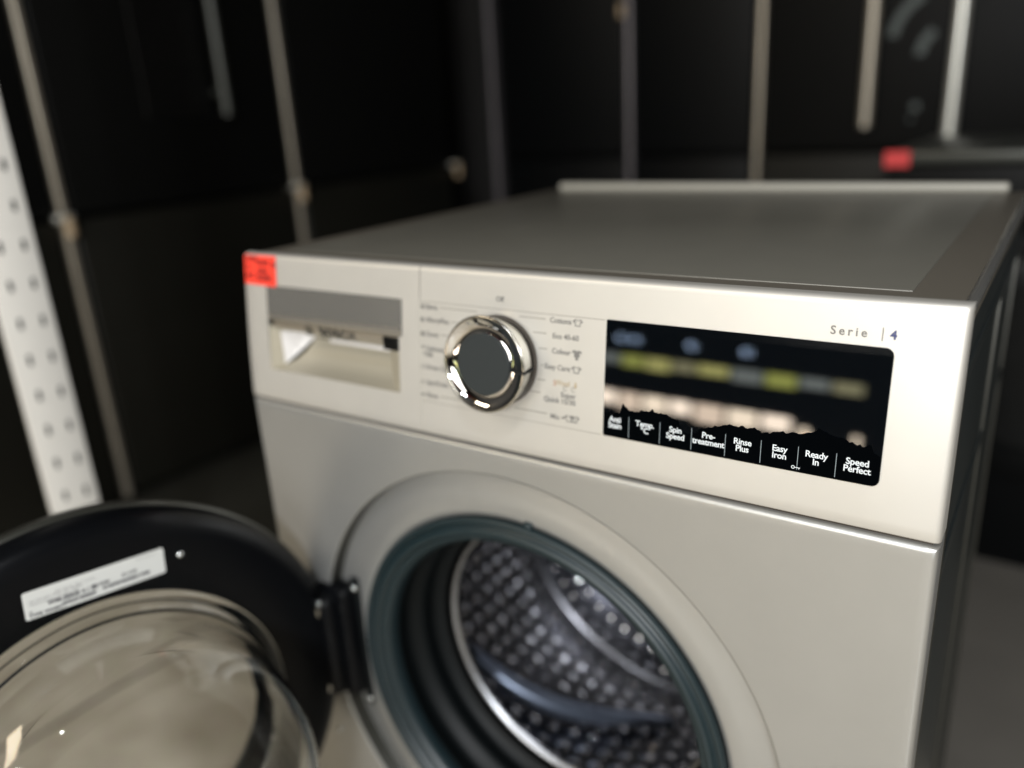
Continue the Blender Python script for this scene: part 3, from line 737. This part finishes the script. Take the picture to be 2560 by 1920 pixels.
# along the back wall, facing -y
BY = 2.32
def back_fr(label, xa, xb, **k): return fridge(label, (xa, BY, 0), 0, xb - xa, ZH, **k)
back_fr('narrow black refrigerator with two grey edges standing in the corner', -1.305, -0.735, edge='edge_cool', hinge=False, topm='fridge_side', lowm='fridge_side')
back_fr('black refrigerator between the grey edge and the warm metal edge', -0.735, -0.262, edge='edge_warm', hinge=False, topm='fridge_side', lowm='fridge_side')
t, d = back_fr('tall dark double refrigerator with two long pale handles', -0.262, 0.62, edge=None, hinge=False,
        handle=((0.345, 0.853, 1.7, 'edge_warm', 0.018), (0.577, 0.805, 1.7, 'edge_bright', 0.019)))
FZ = lambda x, z: Vector((x, -0.0015, z))
for r0, a0, a1, cx, cz in ((0.155, 2.05, 3.0, 0.535, 1.085), (0.095, 2.2, 3.1, 0.555, 1.045), (0.012, 0, 6.283, 0.475, 0.905), (0.006, 0, 6.283, 0.465, 0.87), (0.013, 0, 6.283, 0.50, 1.25)):
    bm = nb(); put(bm, ring2(max(r0 - 0.026, 0.0), r0, 24, a0, a1), cx, cz, FZ); obj('pale_arc', bm, M['teal_mark'], d)  # pale arcs and dots set on the upper door
back_fr('black refrigerator at the end of the back row', 0.64, 1.5, edge=None, hinge=False, topm='fridge_side', lowm='fridge_side')
# corner post strip seen beside the corner
bm = nb(); box(bm, (-1.328, 2.29, 0), (-1.310, 2.34, 1.86), 0.003); tag(obj('corner_strip', bm, M['edge_cool']), 'slim grey metal strip closing the corner of the refrigerator rows', 'metal strip')
bm = nb(); tube(bm, [(-0.748, 2.298, 1.25), (-0.748, 2.298, 1.29)], 0.012, 12)
tag(obj('orange_tag', bm, M['brass']), 'small orange tag hanging on the grey edge of the refrigerator row', 'tag')

# ------------------------------------------------------------------ dark washing machine behind, with red sticker
w2 = thing('washing_machine', 'dark grey washing machine farther back with a small red sticker on its front edge', 'washing machine', (0.335, 1.25, 0))
bm = nb(); box(bm, (0, 0.01, 0.02), (0.6, 0.55, 0.815), 0.006); obj('cabinet', bm, M['fridge_side'], w2, True)
bm = nb(); box(bm, (0, -0.005, 0.822), (0.6, 0.56, 0.845), 0.006); obj('worktop', bm, M['dark_washer'], w2, True)
bm = nb(); box(bm, (0, -0.006, 0.70), (0.6, 0.009, 0.819), 0.004); obj('control_panel', bm, M['fridge_side'], w2, True)
bm = nb(); lathe(bm, [(0.16, -0.03), (0.20, -0.028), (0.225, -0.012), (0.225, 0.009)], 64, lambda p: p + Vector((0.3, 0, 0.45))); disc(bm, 0.16, -0.02, 64, fn=lambda p: p + Vector((0.3, 0, 0.45)))
obj('door', bm, M['black_gloss'], w2, True)
bm = nb(); box(bm, (-0.004, -0.0095, 0.818), (0.040, -0.0065, 0.847), 0.001); obj('price_sticker', bm, M['sticker2'], w2)

# ------------------------------------------------------------------ white perforated upright
PA = Vector((-0.4555, 0.035, 0)); ang = math.atan2(-0.458 - 0.035, 0.631 + 0.455) + PI / 2 + 0.10
PA = PA + Vector((-0.025, -0.010, 0))
up_ = thing('shelf_upright', 'white perforated metal upright hanging from the ceiling behind the open door', 'shelf upright', PA, ang)
bm = nb(); box(bm, (-0.031, 0, 0.455), (0.031, 0.03, 3.0), 0.003, seg=2)
for k in range(50):
    z = 0.475 + k * 0.05
    for x in (-0.010, 0.0165): box(bm, (x - 0.0022, -0.0012, z), (x + 0.0022, 0.0006, z + 0.014), mi=1)
obj('post', bm, [M['post'], M['frame']], up_, True)

# ------------------------------------------------------------------ shop front and added reflection pieces behind the camera (for display and chrome)
bm = nb()
box(bm, (-4.5, -5.6, 0), (4.5, -5.5, 0.05)); box(bm, (-4.5, -5.6, 2.75), (4.5, -5.5, 3.0))
box(bm, (-4.5, -5.6, 0.05), (-2.9, -5.5, 2.75)); box(bm, (2.9, -5.6, 0.05), (4.5, -5.5, 2.75)); box(bm, (-2.9, -5.6, 0.7), (2.9, -5.5, 2.75))
tag(obj('wall_front', bm, mat('black_shopfront_paint', (0.006, 0.006, 0.006), 0.7, noise=0.1, nscale=3)), kind='structure')
beige = [mat('beige_glow_pane_%d' % i, c, 0.5, emis=s) for i, (c, s) in enumerate((((0.95, 0.80, 0.62), 12), ((1.0, 0.84, 0.68), 13), ((0.90, 0.72, 0.56), 9.5)))]  # added glowing panes give the beige band mirrored in the display
yel = [mat('yellow_glow_pane_%d' % i, c, 0.5, emis=s) for i, (c, s) in enumerate((((0.62, 0.66, 0.16), 4.2), ((0.55, 0.52, 0.30), 3.4), ((0.45, 0.50, 0.48), 2.8), ((0.75, 0.72, 0.25), 4.6)))]  # added glowing panes give the yellow band mirrored above it
SY = -2.8; KS = (0.458 - 2.8) / (0.458 - 3.6)
kz_ = lambda z: 0.76 - (0.76 - z) * 0.78
kx_ = lambda x: 0.45 - (0.45 - x) * 0.78
sw = thing('reflection_board', 'unseen black board with glowing beige panes under yellow panels, added for reflections', 'reflection board', (0, SY, 0))  # unseen board added only for what the display mirrors
bm = nb(); box(bm, (kx_(-1.95), -0.35, 0.0), (kx_(0.55), -0.01, kz_(0.76))); obj('reflection_blocker', bm, M['frame'], sw)  # added dark block keeps the lit floor out of the display reflection
x = -1.72; k = 0
while x < -0.12:
    wd = random.uniform(0.115, 0.165)
    if x < -0.40:
        bm = nb(); box(bm, (kx_(x), -0.009, kz_(0.075 + 0.02 * math.sin(k * 2.1))), (kx_(x + wd), -0.004, kz_(0.215)), 0.001); obj('lower_pane', bm, beige[k % 3], sw)
    bm = nb(); box(bm, (kx_(x), -0.009, kz_(0.435 + 0.012 * math.sin(k * 1.7))), (kx_(x + wd + 0.008), -0.004, kz_(0.525)), 0.001); obj('upper_pane', bm, yel[(k * 2 + k // 3) % 4], sw)
    x += wd + 0.028; k += 1
for (xa, xb, za, zb) in ((-0.31, -0.27, 0.02, 0.16), (-0.28, -0.24, -0.02, 0.10), (-0.19, -0.13, -0.10, 0.07), (-0.045, -0.02, -0.12, 0.16)):
    bm = nb(); box(bm, (kx_(xa), -0.009, kz_(za)), (kx_(xb), -0.004, kz_(zb)), 0.001); obj('small_pane', bm, beige[0], sw)
lampm = mat('cool_lamp_glow', (0.5, 0.66, 0.9), 0.5, emis=40)
for i, xx in enumerate((-1.36, -1.27, -0.93, -0.62)):
    bm = nb(); lathe(bm, [(0.017, 0), (0.013, -0.008), (0.0005, -0.011)], 20)
    obj('small_lamp', bm, lampm, sw, 'all', (kx_(xx), -0.006, kz_(0.648)))
# dark red banner added out of view to colour the knob's chrome
bm = nb()
for k in range(7): box(bm, (-1.9 + k * 0.55, -3.02, 2.15), (-1.45 + k * 0.55, -3.0, 2.75), 0.004, mi=k % 2)
tag(obj('chrome_reflector', bm, [mat('maroon_reflector', (0.22, 0.01, 0.02), 0.6), mat('amber_reflector', (0.30, 0.13, 0.02), 0.6)]), 'dark red and amber banner hanging across the shop front', 'reflector')
